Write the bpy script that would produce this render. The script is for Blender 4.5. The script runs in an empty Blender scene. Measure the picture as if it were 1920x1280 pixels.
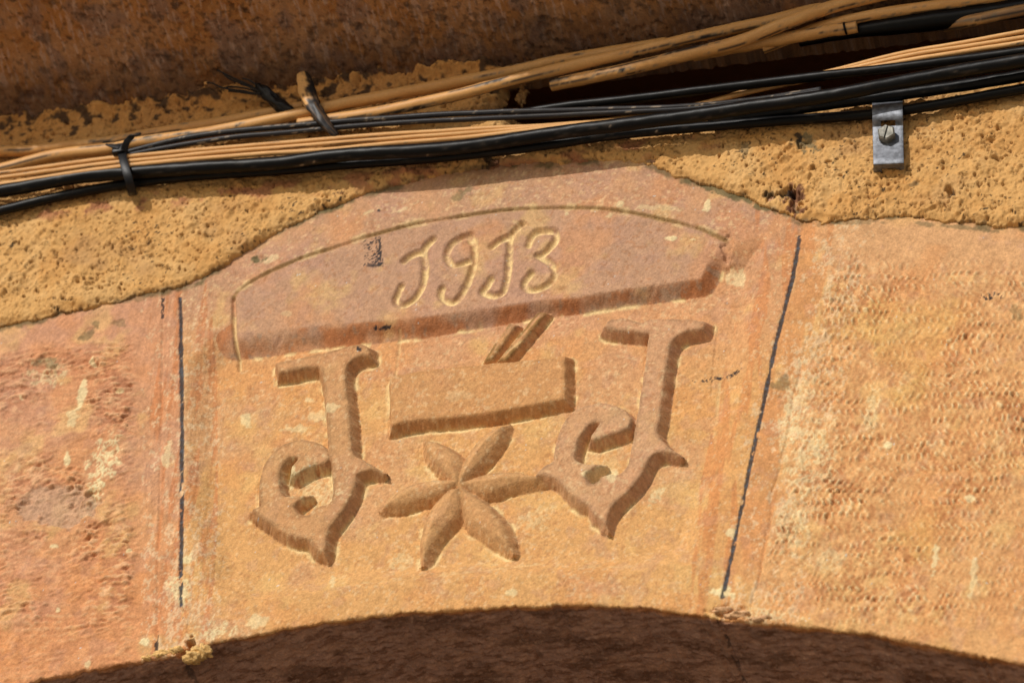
import bpy, bmesh, math, random
import numpy as np
from mathutils import Vector, Matrix
S = bpy.context.scene
C = S.collection
random.seed(7)

# ------------------------------------------------------------------ camera, world, sun, exposure
CAM_AZ, CAM_EL, CAM_ROLL, CAM_D, CAM_W = 18.5, 38.0, 5.6, 4.2, 0.75   # degrees, metres
TGT = np.array([0.0, 0.0, 4.05])
_a, _e, _r = (math.radians(v) for v in (CAM_AZ, CAM_EL, CAM_ROLL))
CPOS = TGT + CAM_D*np.array([math.sin(_a)*math.cos(_e), -math.cos(_a)*math.cos(_e), -math.sin(_e)])
_f = (TGT-CPOS)/CAM_D
_r0 = np.cross(_f, [0, 0, 1]); _r0 /= np.linalg.norm(_r0); _u0 = np.cross(_r0, _f)
CR = math.cos(_r)*_r0 + math.sin(_r)*_u0
CU = math.cos(_r)*_u0 - math.sin(_r)*_r0
KW = CAM_W/CAM_D
cd = bpy.data.cameras.new('camera'); cam = bpy.data.objects.new('camera', cd); C.objects.link(cam)
m = Matrix.Identity(4)
for i in range(3):
    m[i][0], m[i][1], m[i][2], m[i][3] = CR[i], CU[i], -_f[i], CPOS[i]
cam.matrix_world = m
cd.sensor_width = 36.0; cd.lens = 36.0/KW; cd.clip_start = 0.05; cd.clip_end = 500
cd.dof.use_dof = True; cd.dof.focus_distance = CAM_D-0.01; cd.dof.aperture_fstop = 8.0
S.camera = cam

SUN_EL, SUN_AZ = 28.0, -24.0          # azimuth: degrees to the left of the facade's normal
sd = Vector((math.sin(math.radians(SUN_AZ))*math.cos(math.radians(SUN_EL)),
             -math.cos(math.radians(SUN_AZ))*math.cos(math.radians(SUN_EL)), math.sin(math.radians(SUN_EL))))
w = bpy.data.worlds.new('World'); S.world = w; w.use_nodes = True
nt = w.node_tree; bgn = nt.nodes['Background']
sky = nt.nodes.new('ShaderNodeTexSky'); sky.sky_type = 'NISHITA'; sky.sun_disc = False
sky.sun_elevation = math.radians(SUN_EL); sky.sun_rotation = math.atan2(sd.x, sd.y)
nt.links.new(sky.outputs[0], bgn.inputs[0]); bgn.inputs[1].default_value = 0.11
sl = bpy.data.lights.new('sun', 'SUN'); sl.energy = 3.2; sl.angle = math.radians(0.6); sl.color = (1.0, 0.96, 0.90)
so = bpy.data.objects.new('sun', sl); C.objects.link(so); so.rotation_euler = (-sd).to_track_quat('-Z', 'Y').to_euler(); so.location = (-3, -6, 9)
S.view_settings.view_transform = 'Standard'; S.view_settings.look = 'None'
S.view_settings.exposure = 0.0; S.view_settings.gamma = 1.0; S.view_settings.use_curve_mapping = False

# ------------------------------------------------------------------ measuring: photo pixel + height out from the wall -> metres
def PX(x, y, h=0.0):
    x = np.asarray(x, float); y = np.asarray(y, float); h = np.asarray(h, float)
    X = (x-960)/1920*KW; Y = -(y-640)/1920*KW
    D = _f + X[..., None]*CR + Y[..., None]*CU
    t = (-h-CPOS[1])/D[..., 1]
    return CPOS + t[..., None]*D
def TOPX(p):
    q = p-CPOS; d = q@_f
    return (q@CR)/d/KW*1920+960, -(q@CU)/d/KW*1920+640
def wall_pts(pts, h=0.0):              # photo points -> (mm right, mm up) on the wall
    a = np.array(pts, float); p = PX(a[:, 0], a[:, 1], h)
    return p[:, [0, 2]]*1000
def zoomed(pts, sc, ox, oy): return [(ox+x/sc, oy+y/sc) for x, y in pts]

# ------------------------------------------------------------------ numpy noise
def _hash(ix, iy, s):
    h = (ix.astype(np.int64)*374761393 + iy.astype(np.int64)*668265263 + s*974634777) & 0xffffffff
    h = ((h ^ (h >> 13))*1274126177) & 0xffffffff
    h = ((h ^ (h >> 16))*2246822519) & 0xffffffff
    return ((h ^ (h >> 15)) & 0xffffff)/float(0xffffff)
def vnoise(x, y, s=0):
    ix = np.floor(x); iy = np.floor(y); fx = x-ix; fy = y-iy
    fx = fx*fx*fx*(fx*(fx*6-15)+10); fy = fy*fy*fy*(fy*(fy*6-15)+10)
    a = _hash(ix, iy, s); b = _hash(ix+1, iy, s); c = _hash(ix, iy+1, s); d = _hash(ix+1, iy+1, s)
    return (a+(b-a)*fx)*(1-fy) + (c+(d-c)*fx)*fy
def fbm(x, y, s=0, o=4, g=0.5):        # about -1..1
    t = 0; a = 1.0; n = 0
    for k in range(o):
        c, q = math.cos(.6*k+.3), math.sin(.6*k+.3)
        t = t + a*(2*vnoise((x*c-y*q)*2**k+17.3*k, (x*q+y*c)*2**k-9.1*k, s+k)-1); n += a; a *= g
    return t/n*1.6
def worley(x, y, s=0):
    ix = np.floor(x); iy = np.floor(y); best = np.full(x.shape, 9.0); rid = np.zeros(x.shape)
    for dx in (-1, 0, 1):
        for dy in (-1, 0, 1):
            cx = ix+dx; cy = iy+dy
            d = np.hypot(cx+_hash(cx, cy, s)-x, cy+_hash(cx, cy, s+1)-y)
            k = d < best; best = np.where(k, d, best); rid = np.where(k, _hash(cx, cy, s+2), rid)
    return best, rid
def sst(e0, e1, x):
    t = np.clip((x-e0)/(e1-e0), 0, 1); return t*t*(3-2*t)
def seg_dist(px, py, pts):
    best = np.full(px.shape, 1e9); side = None
    for (ax, ay), (bx, by) in zip(pts[:-1], pts[1:]):
        vx, vy = bx-ax, by-ay; L = vx*vx+vy*vy+1e-12
        t = np.clip(((px-ax)*vx+(py-ay)*vy)/L, 0, 1)
        best = np.minimum(best, (px-ax-t*vx)**2+(py-ay-t*vy)**2)
    return np.sqrt(best)
def poly_sdf(px, py, pts):             # negative inside
    pts = np.asarray(pts); n = len(pts); d = seg_dist(px, py, np.vstack([pts, pts[:1]]))
    ins = np.zeros(px.shape, bool)
    for i in range(n):
        (ax, ay), (bx, by) = pts[i], pts[(i+1) % n]
        if ay == by: continue
        ins ^= ((ay > py) != (by > py)) & (px < (bx-ax)*(py-ay)/(by-ay)+ax)
    return np.where(ins, -d, d)
def local(fn, px, py, pts, pad):       # evaluate only near the shape
    pts = np.asarray(pts); out = np.full(px.shape, 1e3)
    k = (px > pts[:, 0].min()-pad) & (px < pts[:, 0].max()+pad) & (py > pts[:, 1].min()-pad) & (py < pts[:, 1].max()+pad)
    out[k] = fn(px[k], py[k], pts); return out
def catmull(pts, n=6, closed=False):
    p = np.array(pts, float); N = len(p); out = []
    for i in range(N if closed else N-1):
        if closed: a, b, c, d = p[(i-1) % N], p[i], p[(i+1) % N], p[(i+2) % N]
        else: a, b, c, d = p[max(i-1, 0)], p[i], p[i+1], p[min(i+2, N-1)]
        for k in range(n):
            t = k/n
            out.append(.5*((2*b)+(c-a)*t+(2*a-5*b+4*c-d)*t*t+(3*b-a-3*c+d)*t**3))
    if not closed: out.append(p[-1])
    return np.array(out)
def turn(p):                           # turning angle at every corner, >0 where convex (outline made counter-clockwise)
    a = p-np.roll(p, 1, 0); b = np.roll(p, -1, 0)-p
    return np.arctan2(a[:, 0]*b[:, 1]-a[:, 1]*b[:, 0], (a*b).sum(1))
def outline(pts, n=3, sharp=48):       # smooth between the sharp corners only
    p = np.asarray(pts, float)
    if ((p*np.roll(p[:, ::-1], -1, 0)*[1, -1]).sum()) < 0: p = p[::-1]
    k = [i for i in range(len(p)) if abs(math.degrees(turn(p)[i])) > sharp]
    if len(k) < 2: return catmull(p, n, True), np.zeros(0, int)
    out = []; tips = []
    for i, a in enumerate(k):
        b = k[(i+1) % len(k)]; idx = [(a+j) % len(p) for j in range(((b-a-1) % len(p))+2)]
        tips.append(len(out)); out += list(catmull(p[idx], n)[:-1])
    return np.array(out), np.array(tips, int)
def mitre_sdf(px, py, p, tips, lim):
    d = poly_sdf(px, py, p); tr = turn(p); N = len(p)
    for i in tips:
        if tr[i] < .6: continue
        v = p[i]; t1 = v-p[i-1]; t1 = t1/np.hypot(*t1); t2 = p[(i+1) % N]-v; t2 = t2/np.hypot(*t2)
        qx_, qy_ = px-v[0], py-v[1]
        k = (qx_*t1[0]+qy_*t1[1] > 0) & (qx_*t2[0]+qy_*t2[1] < 0) & (qx_*qx_+qy_*qy_ < lim*lim)
        dm = np.maximum(qx_*t1[1]-qy_*t1[0], qx_*t2[1]-qy_*t2[0])
        d = np.where(k & (d > 0), np.minimum(d, np.maximum(dm, .15*d)), d)
    return d
def lin(r, g, b):
    v = np.array([r, g, b])/255.0
    return np.where(v <= .04045, v/12.92, ((v+.055)/1.055)**2.4)

# ------------------------------------------------------------------ materials
def ln(t, a, b): t.links.new(a, b)
def surf_mat(name, grain=0.16, gscale=900, rough=0.9, bump=0.25, bscale=1400, spec=0.25):
    mt = bpy.data.materials.new(name); mt.use_nodes = True; t = mt.node_tree; b = t.nodes['Principled BSDF']
    at = t.nodes.new('ShaderNodeAttribute'); at.attribute_name = 'tone'
    tc = t.nodes.new('ShaderNodeTexCoord')
    n1 = t.nodes.new('ShaderNodeTexNoise'); n1.inputs['Scale'].default_value = gscale; n1.inputs['Detail'].default_value = 3
    n2 = t.nodes.new('ShaderNodeTexNoise'); n2.inputs['Scale'].default_value = bscale; n2.inputs['Detail'].default_value = 3
    mr = t.nodes.new('ShaderNodeMapRange'); mr.inputs[1].default_value = .25; mr.inputs[2].default_value = .75
    mr.inputs[3].default_value = 1-grain; mr.inputs[4].default_value = 1+grain
    mx = t.nodes.new('ShaderNodeVectorMath'); mx.operation = 'SCALE'
    ln(t, tc.outputs['Object'], n1.inputs['Vector']); ln(t, tc.outputs['Object'], n2.inputs['Vector'])
    ln(t, n1.outputs[0], mr.inputs[0]); ln(t, at.outputs['Color'], mx.inputs[0]); ln(t, mr.outputs[0], mx.inputs['Scale'])
    ln(t, mx.outputs[0], b.inputs['Base Color'])
    bp = t.nodes.new('ShaderNodeBump'); bp.inputs['Strength'].default_value = bump; bp.inputs['Distance'].default_value = 0.0006
    ln(t, n2.outputs[0], bp.inputs['Height']); ln(t, bp.outputs[0], b.inputs['Normal'])
    b.inputs['Roughness'].default_value = rough; b.inputs['Specular IOR Level'].default_value = spec
    return mt
M_STONE = surf_mat('sandstone', .17, 900, .92, .7, 800, .2)
M_PLAST = surf_mat('ochre_plaster', .10, 900, .88, .6, 800, .2)
M_CABLE = surf_mat('cable_jacket', .10, 900, .55, .12, 1500, .4)
M_BLACK = surf_mat('black_jacket', .15, 900, .38, .10, 1800, .16)
M_GROUND = surf_mat('paving', .1, 3, .9, .1, 5, .2)
def metal_mat(name, col, rough):
    mt = bpy.data.materials.new(name); mt.use_nodes = True; t = mt.node_tree; b = t.nodes['Principled BSDF']
    tc = t.nodes.new('ShaderNodeTexCoord'); n = t.nodes.new('ShaderNodeTexNoise'); n.inputs['Scale'].default_value = 260; n.inputs['Detail'].default_value = 5
    cr = t.nodes.new('ShaderNodeValToRGB'); e = cr.color_ramp.elements
    e[0].position = .35; e[0].color = (col[0]*.5, col[1]*.5, col[2]*.5, 1); e[1].position = .66; e[1].color = (*col, 1)
    ln(t, tc.outputs['Object'], n.inputs['Vector']); ln(t, n.outputs[0], cr.inputs[0]); ln(t, cr.outputs[0], b.inputs['Base Color'])
    n3 = t.nodes.new('ShaderNodeTexNoise'); n3.inputs['Scale'].default_value = 900
    bp = t.nodes.new('ShaderNodeBump'); bp.inputs['Strength'].default_value = .3; bp.inputs['Distance'].default_value = .0004
    ln(t, tc.outputs['Object'], n3.inputs['Vector']); ln(t, n3.outputs[0], bp.inputs['Height']); ln(t, bp.outputs[0], b.inputs['Normal'])
    b.inputs['Metallic'].default_value = .65; b.inputs['Roughness'].default_value = rough
    return mt
M_ZINC = metal_mat('galvanised_steel', (.20, .21, .235), .55)
M_SCREW = metal_mat('zinc_screw', (.30, .285, .24), .58)

# ------------------------------------------------------------------ mesh building
def mesh_obj(name, co, quads, mat, tone=None, parent=None, smooth=True, tris=None):
    me = bpy.data.meshes.new(name); co = np.asarray(co, np.float32); quads = np.asarray(quads, np.int32).reshape(-1, 4)
    nq = len(quads); nt_ = 0 if tris is None else len(tris)
    me.vertices.add(len(co)); me.vertices.foreach_set('co', co.ravel())
    me.loops.add(nq*4+nt_*3); me.polygons.add(nq+nt_)
    li = quads.ravel(); st = np.arange(nq)*4
    if nt_: li = np.concatenate([li, np.asarray(tris, np.int32).ravel()]); st = np.concatenate([st, nq*4+np.arange(nt_)*3])
    me.loops.foreach_set('vertex_index', li.astype(np.int32)); me.polygons.foreach_set('loop_start', st.astype(np.int32))
    me.update(calc_edges=True); me.validate()
    if smooth: me.polygons.foreach_set('use_smooth', np.ones(len(me.polygons), bool))
    if tone is not None:
        at = me.attributes.new('tone', 'FLOAT_COLOR', 'POINT')
        c4 = np.ones((len(co), 4), np.float32); c4[:, :3] = tone; at.data.foreach_set('color', c4.ravel())
    me.materials.append(mat)
    o = bpy.data.objects.new(name, me); C.objects.link(o)
    if parent is not None: o.parent = parent
    return o
def tag(o, label=None, cat=None, group=None, kind=None):
    if label: o['label'] = label
    if cat: o['category'] = cat
    if group: o['group'] = group
    if kind: o['kind'] = kind
    return o
def sub_obj(name, co, quads, keep, mat, tone, parent=None):
    q = quads[keep]; used, inv = np.unique(q, return_inverse=True)
    return mesh_obj(name, co[used], inv.reshape(-1, 4), mat, tone[used], parent)
def grid_quads(nr, nc):
    i = np.arange(nr*nc).reshape(nr, nc)
    return np.stack([i[:-1, :-1], i[:-1, 1:], i[1:, 1:], i[1:, :-1]], -1).reshape(-1, 4)

# ------------------------------------------------------------------ columns shared by every sheet of the facade
X0, X1, DX = -0.50, 0.43, 0.00075
xs = np.arange(X0, X1, DX)
g = DX*1.25**np.arange(1, 30); g = np.cumsum(g[g < 0.06]); g = g[g < .32]
xs = np.concatenate([(X0-g)[::-1], xs, xs[-1]+g]); NC = len(xs)

# outlines of the arch, photo pixels
INTR = [(0, 1292), (90, 1270), (180, 1252), (290, 1236), (345, 1222), (380, 1207), (480, 1188), (600, 1166), (700, 1154), (800, 1145), (900, 1138), (1000, 1135), (1100, 1134),
        (1200, 1138), (1300, 1150), (1345, 1158), (1420, 1166), (1520, 1175), (1620, 1187), (1720, 1204), (1820, 1224), (1920, 1246)]
EXTR = [(-60, 630), (0, 615), (60, 603), (120, 590), (250, 560), (330, 543), (370, 528), (420, 500), (450, 482), (520, 437), (600, 401), (680, 370), (750, 346), (800, 335),
        (900, 318), (1000, 308), (1080, 305), (1170, 306), (1225, 313), (1250, 326), (1300, 345), (1400, 374), (1450, 394), (1488, 410), (1505, 419), (1540, 420), (1600, 414),
        (1700, 411), (1800, 420), (1920, 428), (1990, 434)]
def curve_of_x(pts, deg_out):
    p = wall_pts(pts)/1000
    z = np.interp(xs, p[:, 0], p[:, 1])
    k = np.polyfit(p[:, 0], p[:, 1], deg_out); o = (xs < p[0, 0]) | (xs > p[-1, 0])
    fitz = np.polyval(k, xs); zl = fitz+np.where(xs < 0, p[0, 1]-np.polyval(k, p[0, 0]), p[-1, 1]-np.polyval(k, p[-1, 0]))
    return np.where(o, zl, z), k
zin_raw, kin = curve_of_x(INTR, 2)
ker = np.exp(-np.linspace(-2, 2, 41)**2); ker /= ker.sum()
zin = np.convolve(np.pad(zin_raw, 20, mode='edge'), ker, 'valid')
zex, kex = curve_of_x(EXTR, 2)
UMM = xs*1000
zin = zin + .0009*fbm(UMM/18, UMM*0+3, 5, 4) + .0006*fbm(UMM/3, UMM*0+9, 8, 3) + .0009*sst(.35, .8, fbm(UMM/9, UMM*0+21, 6, 3))

ALB = 0.80   # how the sunlit colours of the photo relate to the stone's own colours
def shade(c): return np.clip(lin(*c)*ALB, 0, .85)

# ================================================================== THE CARVED STONES
DS = 0.0009
srow = np.concatenate([[0, .0003, .0007, .0012], np.arange(.0019, .50, DS)]); NR = len(srow)
X = np.broadcast_to(xs, (NR, NC)); Z = zin[None, :]+srow[:, None]
U = (X*1000).ravel(); V = (Z*1000).ravel(); SD = np.broadcast_to(srow[:, None]*1000, (NR, NC)).ravel()
qx, qy = TOPX(np.stack([U/1000, 0*U, V/1000], -1))       # where that spot of the wall is in the photo

# ---- relief outlines, traced on the front faces
J1 = zoomed([(203, 208), (300, 186), (420, 160), (520, 130), (600, 116), (636, 130), (640, 163), (592, 170), (548, 196), (530, 222), (529, 300), (541, 400), (552, 500), (556, 600),
             (568, 645), (605, 664), (645, 690), (684, 714), (646, 711), (603, 724), (578, 740), (573, 785), (550, 850), (510, 918), (455, 985), (437, 1040), (432, 1085), (425, 1108),
             (382, 1086), (348, 1045), (300, 1040), (240, 1018), (170, 968), (112, 930), (82, 906), (108, 897), (130, 884), (120, 830), (125, 760), (150, 682), (195, 625), (250, 590),
             (310, 574), (370, 580), (420, 602), (446, 637), (447, 664), (428, 680), (382, 690), (332, 712), (292, 738), (274, 733), (276, 702), (300, 672), (309, 652), (262, 650),
             (227, 690), (210, 740), (208, 790), (226, 838), (270, 848), (330, 840), (292, 868), (276, 892), (290, 918), (328, 936), (358, 932), (376, 908), (402, 894), (442, 886),
             (466, 862), (476, 800), (471, 700), (456, 620), (450, 500), (440, 400), (428, 300), (416, 238), (404, 219), (330, 228), (262, 242), (212, 250)], 2.559, 440, 600)
J2 = zoomed([(378, 128), (395, 103), (430, 93), (480, 94), (520, 104), (545, 112), (582, 95), (680, 92), (790, 95), (833, 104), (828, 132), (772, 142), (730, 156), (697, 180), (680, 205),
             (672, 240), (655, 340), (640, 450), (625, 560), (616, 604), (630, 642), (660, 671), (702, 705), (656, 699), (604, 712), (578, 736), (556, 780), (525, 838), (480, 888),
             (432, 930), (402, 965), (388, 1000), (380, 1032), (342, 1000), (320, 975), (303, 946), (260, 924), (215, 888), (170, 840), (130, 816), (66, 806), (92, 776), (130, 756),
             (150, 742), (150, 700), (165, 630), (200, 556), (250, 510), (310, 488), (370, 480), (430, 492), (475, 520), (496, 560), (482, 592), (432, 612), (382, 626), (336, 642),
             (314, 640), (322, 618), (345, 590), (362, 568), (338, 560), (300, 577), (262, 620), (241, 670), (232, 720), (242, 745), (280, 760), (345, 763), (310, 786), (286, 798),
             (277, 820), (300, 848), (330, 856), (352, 843), (362, 820), (400, 811), (440, 813), (475, 788), (496, 730), (512, 650), (526, 560), (545, 450), (561, 350), (575, 250),
             (588, 152), (540, 152), (500, 146), (430, 141), (398, 136)], 2.462, 980, 560)
BAR = zoomed([(105, 352), (130, 330), (300, 302), (500, 280), (700, 262), (905, 242), (905, 433), (800, 455), (600, 490), (400, 515), (220, 531), (110, 556)], 2.461, 690, 570)
ST1 = zoomed([(652, 90), (678, 95), (622, 176), (570, 252), (540, 254), (590, 176)], 2.461, 690, 570)
ST2 = zoomed([(784, 38), (814, 42), (742, 130), (670, 215), (636, 252), (606, 254), (655, 190), (720, 114)], 2.461, 690, 570)
PET = [[(266, 626), (330, 642), (390, 682), (424, 728), (416, 780), (408, 816), (380, 790), (330, 745), (290, 700), (272, 660)],
       [(448, 730), (480, 664), (540, 600), (616, 562), (600, 610), (562, 664), (512, 722), (455, 780), (424, 816), (430, 772)],
       [(430, 824), (520, 790), (600, 774), (700, 776), (782, 794), (720, 806), (680, 814), (620, 832), (570, 850), (500, 850)],
       [(428, 846), (500, 890), (570, 950), (620, 1022), (646, 1112), (602, 1084), (560, 1056), (500, 1016), (458, 980), (438, 920)],
       [(414, 846), (420, 895), (402, 956), (352, 1016), (304, 1066), (254, 1160), (250, 1080), (270, 992), (312, 920), (370, 862)],
       [(402, 818), (330, 810), (230, 826), (150, 860), (86, 918), (162, 912), (230, 890), (300, 876), (362, 850)]]
PET = [zoomed(p, 2.461, 690, 570) for p in PET]
HUB = (690+420/2.461, 570+824/2.461)
PLQ = [(445, 560), (452, 545), (468, 534), (507, 514), (566, 489), (627, 470), (688, 449), (773, 426), (853, 412), (905, 404), (963, 397), (1047, 393), (1120, 396), (1180, 404), (1247, 417),
       (1300, 430), (1332, 444), (1330, 470), (1321, 503), (1313, 521), (1233, 532), (1163, 543), (1080, 557), (997, 563), (930, 573), (899, 577), (798, 592), (671, 603), (559, 614), (493, 622), (446, 625)]
ARC = [(438, 556), (447, 546), (466, 531), (507, 509), (566, 485), (627, 466), (688, 445), (773, 422), (853, 408), (905, 400), (963, 393), (1047, 389), (1120, 392), (1180, 400), (1247, 413), (1313, 430), (1362, 452)]
D1 = [[(205, 490), (270, 440), (345, 412), (400, 408)], [(497, 275), (430, 345), (405, 405), (418, 470), (420, 570), (410, 690), (365, 800), (290, 890), (205, 930), (140, 915), (125, 860), (165, 790), (180, 740)]]
D9 = [[(880, 300), (850, 245), (770, 265), (690, 320), (645, 400), (650, 480), (700, 535), (780, 520), (855, 495)], [(870, 230), (905, 300), (915, 400), (905, 520), (870, 650), (830, 750), (770, 850), (690, 910), (620, 890), (580, 840), (590, 770)]]
D1B = [[(1085, 350), (1150, 295), (1240, 250)], [(1380, 120), (1300, 200), (1270, 270), (1262, 400), (1250, 560), (1235, 700), (1195, 800), (1110, 838), (1020, 815), (995, 790), (1040, 740), (1080, 670)]]
D3 = [[(1450, 335), (1480, 250), (1540, 200), (1640, 190), (1715, 200), (1730, 260), (1690, 330), (1610, 410), (1550, 435)], [(1560, 445), (1640, 490), (1700, 540), (1720, 620), (1680, 700), (1600, 755), (1510, 780), (1430, 765), (1412, 715), (1450, 650), (1480, 610)]]
DIG = [[zoomed(st, 5.333, 720, 400) for st in dgt] for dgt in (D1, D9, D1B, D3)]
FIELD = [(350, 690), (400, 630), (560, 600), (800, 570), (1000, 540), (1200, 515), (1350, 470), (1430, 450), (1430, 540), (1408, 640), (1385, 760), (1355, 900), (1300, 1036), (1180, 1068), (1000, 1070), (880, 1078), (760, 1087), (650, 1095), (560, 1112), (480, 1124), (390, 1090), (355, 950), (350, 800)]

wob = .7*fbm(U/7, V/7, 31, 3)
h = .9*fbm(U/55, V/55, 3, 3) + .22*fbm(U/4.5, V/4.5, 4, 4)
jl = np.interp(qy, [440, 545, 800, 1000, 1190], [337, 338, 341, 340, 339])
jr = np.interp(qy, [380, 440, 520, 640, 760, 880, 1000, 1120, 1180], [1507, 1500, 1487, 1455, 1430, 1405, 1380, 1355, 1345])
isL = qx < jl; isR = qx > jr; isK = ~(isL | isR)

# field sunk round the letters
fp = wall_pts(FIELD)
df = -poly_sdf(U, V, fp) + wob*.8
DEP = 9.6
bst = 3.6*sst(1060, 1100, qy+.12*(qx-560))*sst(700, 560, qx)
base = -(bst*sst(0, 3, df) + (DEP-bst)*sst(-5, 21, df))
h_rel = base.copy()
lab = np.where(isL, 0, np.where(isR, 2, 1)).astype(int)
bev = np.full(U.shape, 1e3)            # distance outside the nearest raised face
foot = np.full(U.shape, 1e3); edge_d = np.full(U.shape, 1e3)
relief = [(PLQ, 0.4, 13.0, 5), (J1, 0.0, 4.4, 10), (J2, 0.0, 4.4, 11), (BAR, -.2, 4.6, 12), (ST1, -3.6, 3.0, 13), (ST2, -3.0, 3.4, 14)] + [(p, -1.2, 5.2, 15+i) for i, p in enumerate(PET)]
for pts, top, wd, code in relief:
    p = wall_pts(pts, top/1000)
    if code == 5: d = local(poly_sdf, U, V, p, 30)
    else:
        p, tips = outline(p, 3); d = local(lambda a_, b_, c_: mitre_sdf(a_, b_, c_, tips, wd*1.5), U, V, p, 24)
    d = d + np.where(d < 500, wob*.55+.18*fbm(U/2.6, V/2.6, 32, 2), 0)
    if code == 5:                       # only the lower edge of the plaque is a wide bevel
        up = sst(626, 600, qy-(qx-446)*-.118)
        rgt = sst(1296, 1330, qx)
        wb = np.interp(qx, [446, 670, 950, 1080, 1300], [18, 14.5, 11, 9.5, 10.5])
        wd = np.where(rgt > 0, 10.5, wb*(1-up)+3*up)
    if code != 5:                       # cut wider below and to the right, steeper above and to the left
        g2 = d.reshape(NR, NC); gz_, gx_ = np.gradient(g2)
        gx_ = np.clip(gx_/DX/1000, -1, 1); gz_ = np.clip(gz_/DS/1000, -1, 1)
        fdir = sst(-.7, .5, (gx_*.55-gz_*.85)).ravel()
        wd = wd*(.78+.55*fdir)
    t = np.clip(d/wd, 0, 1); pr = 1-(.62*t+.38*t*t*(3-2*t))
    if code >= 15:                      # petals swell to a low crest
        top = top-.7+.45*np.clip(-d, 0, 6)
    hh = base+(top-base)*pr
    m_ = hh > h_rel+.02
    h_rel = np.maximum(h_rel, hh)
    if code != 5: lab = np.where(m_ & (d < wd*.97) & isK, code, lab)
    else:
        lab = np.where((d < 1.5+wd*.9*sst(585, 600, qy+(qx-446)*.118)) & isK & (d < wd), 5, lab)
    edge_d = np.where(np.abs(d) < np.abs(edge_d), d, edge_d) if code != 5 else edge_d
    if code != 5: foot = np.minimum(foot, np.abs(d-wd*.96))
    bev = np.minimum(bev, np.where(code == 5, np.where(qy > 480, d, 1e3), d)-wd)
footg = (1-sst(0, 2.0, foot))*np.clip(.75+.6*fbm(U/11, V/11, 63, 3), .15, 1.3)*(bev > -1.2)
h = h*np.where(isK, .75, 1)+h_rel-.9*footg*(df > 0)
# petal hub
hubp = wall_pts([HUB], -.004)[0]; dh = np.hypot(U-hubp[0], V-hubp[1])
h = np.where(dh < 9, np.maximum(h, -5.0-dh*.55), h)
lab = np.where(dh < 5.0, 21, lab)
# grooves: numerals, arc over the plaque, slit at its left end
def groove(h, path, hw, depth, smooth=True, height=0.0):
    p = wall_pts(path, height)
    if smooth: p = catmull(p, 5)
    d = local(seg_dist, U, V, p, 14); d = d+np.where(d < 500, .5*wob, 0)
    return h-depth*(1-sst(0, hw, d)), d
cream = np.zeros(U.shape)
for i, dgt in enumerate(DIG):
    dmin = np.full(U.shape, 1e3)
    for st in dgt:
        thin = (i == 2 and len(st) == 3 and st[0][1] < 420)
        p = catmull(wall_pts(st, -.002), 5); d = local(seg_dist, U, V, p, 14)
        if thin: d = d*2.2
        dmin = np.minimum(dmin, d)
    dmin = dmin+np.where(dmin < 500, .45*wob, 0)
    hw = 4.6
    h = h-3.9*(1-sst(0.2, hw, dmin))
    lab = np.where(dmin < hw*.8, 6+i, lab)
    cream = np.maximum(cream, (1-sst(1.0, 3.4, dmin))*np.clip(.72+.7*fbm(U/4, V/4, 60+i, 3), 0, 1))
arc_d = np.full(U.shape, 1e3)
h, arc_d = groove(h, ARC, 1.8, .7)
da_ = local(poly_sdf, U, V, wall_pts(ARC+[(1362, 600), (438, 700)]), 40)
h = h+np.where(da_ < 500, 1.5*sst(-.4, 1.0, da_)*sst(34, 4, da_), 0)*(qy < 560)*sst(440, 480, qx)*sst(1400, 1340, qx)
h, d = groove(h, [(438, 560), (440, 620), (443, 678)], 2.6, 3.2); cream = np.maximum(cream, .8*(1-sst(.6, 2.0, d))*(qy > 590))
h, d = groove(h, [(1340, 600), (1333, 660), (1328, 730)], 1.5, .9)
for path, dp in [([(500, 1120), (560, 1108), (655, 1092)], 2.2), ([(660, 1090), (760, 1083), (900, 1062), (1010, 1048)], 1.0), ([(1100, 1056), (1210, 1056)], 1.0),
                 ([(800, 1075), (850, 1060)], .8), ([(945, 411.5), (964, 415), (997, 424)], .8), ([(940, 660), (1000, 615)], .3), ([(746, 612), (735, 690)], .8), ([(720, 700), (716, 800)], .7), ([(1345, 690), (1335, 800)], .4)]:
    h, d = groove(h, path, 1.9, dp); cream = np.maximum(cream, .45*(1-sst(.5, 2.0, d))*np.clip(.5+fbm(U/6, V/6, 77, 3), 0, 1))

# tooling marks
wu = 2.2*fbm(U/34, V/34, 41, 2); wv = 2.2*fbm(U/34, V/34, 44, 2)
a1 = U+.12*V+wu+.9*fbm(U/7, V/7, 47, 2); b1 = V+.10*U+1.3*wv+1.2*np.sin(U/31)+1.1*fbm(U/9, V/9, 50, 2)
rowr = np.floor(b1/10.2); off = _hash(rowr, rowr*0, 91)*1.8
dash = np.clip(np.cos(2*np.pi*(a1+off)/5.0), -.6, 1)*np.clip(.2+np.cos(2*np.pi*b1/10.2), -.3, 1)
ci_ = np.floor((a1+off)/5.0); dash = dash*(.35+1.2*_hash(ci_, rowr, 93))
dash = dash*np.clip(.85+.6*fbm(U/10, V/10, 45, 3), .1, 1.5)
mR = isR*sst(55, 90, qx-jr)*sst(470, 560, qy+.25*(1920-qx)*.3)*(1-.75*sst(1130, 1190, qy))
mR = mR*np.clip(.9+.6*fbm(U/45, V/45, 46, 2), .5, 1.2)
dash = 1.0*dash+.38*fbm(a1/2.6, b1/5.0, 147, 3)
h = h+mR*(1.0+1.25*dash+.35*fbm(U/2.2, V/2.6, 146, 3))
a2 = U-.25*V+1.4*wu; b2 = V+.05*U+1.5*wv
row2 = np.floor(b2/5.2); off2 = _hash(row2, row2*0, 92)*9
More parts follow.
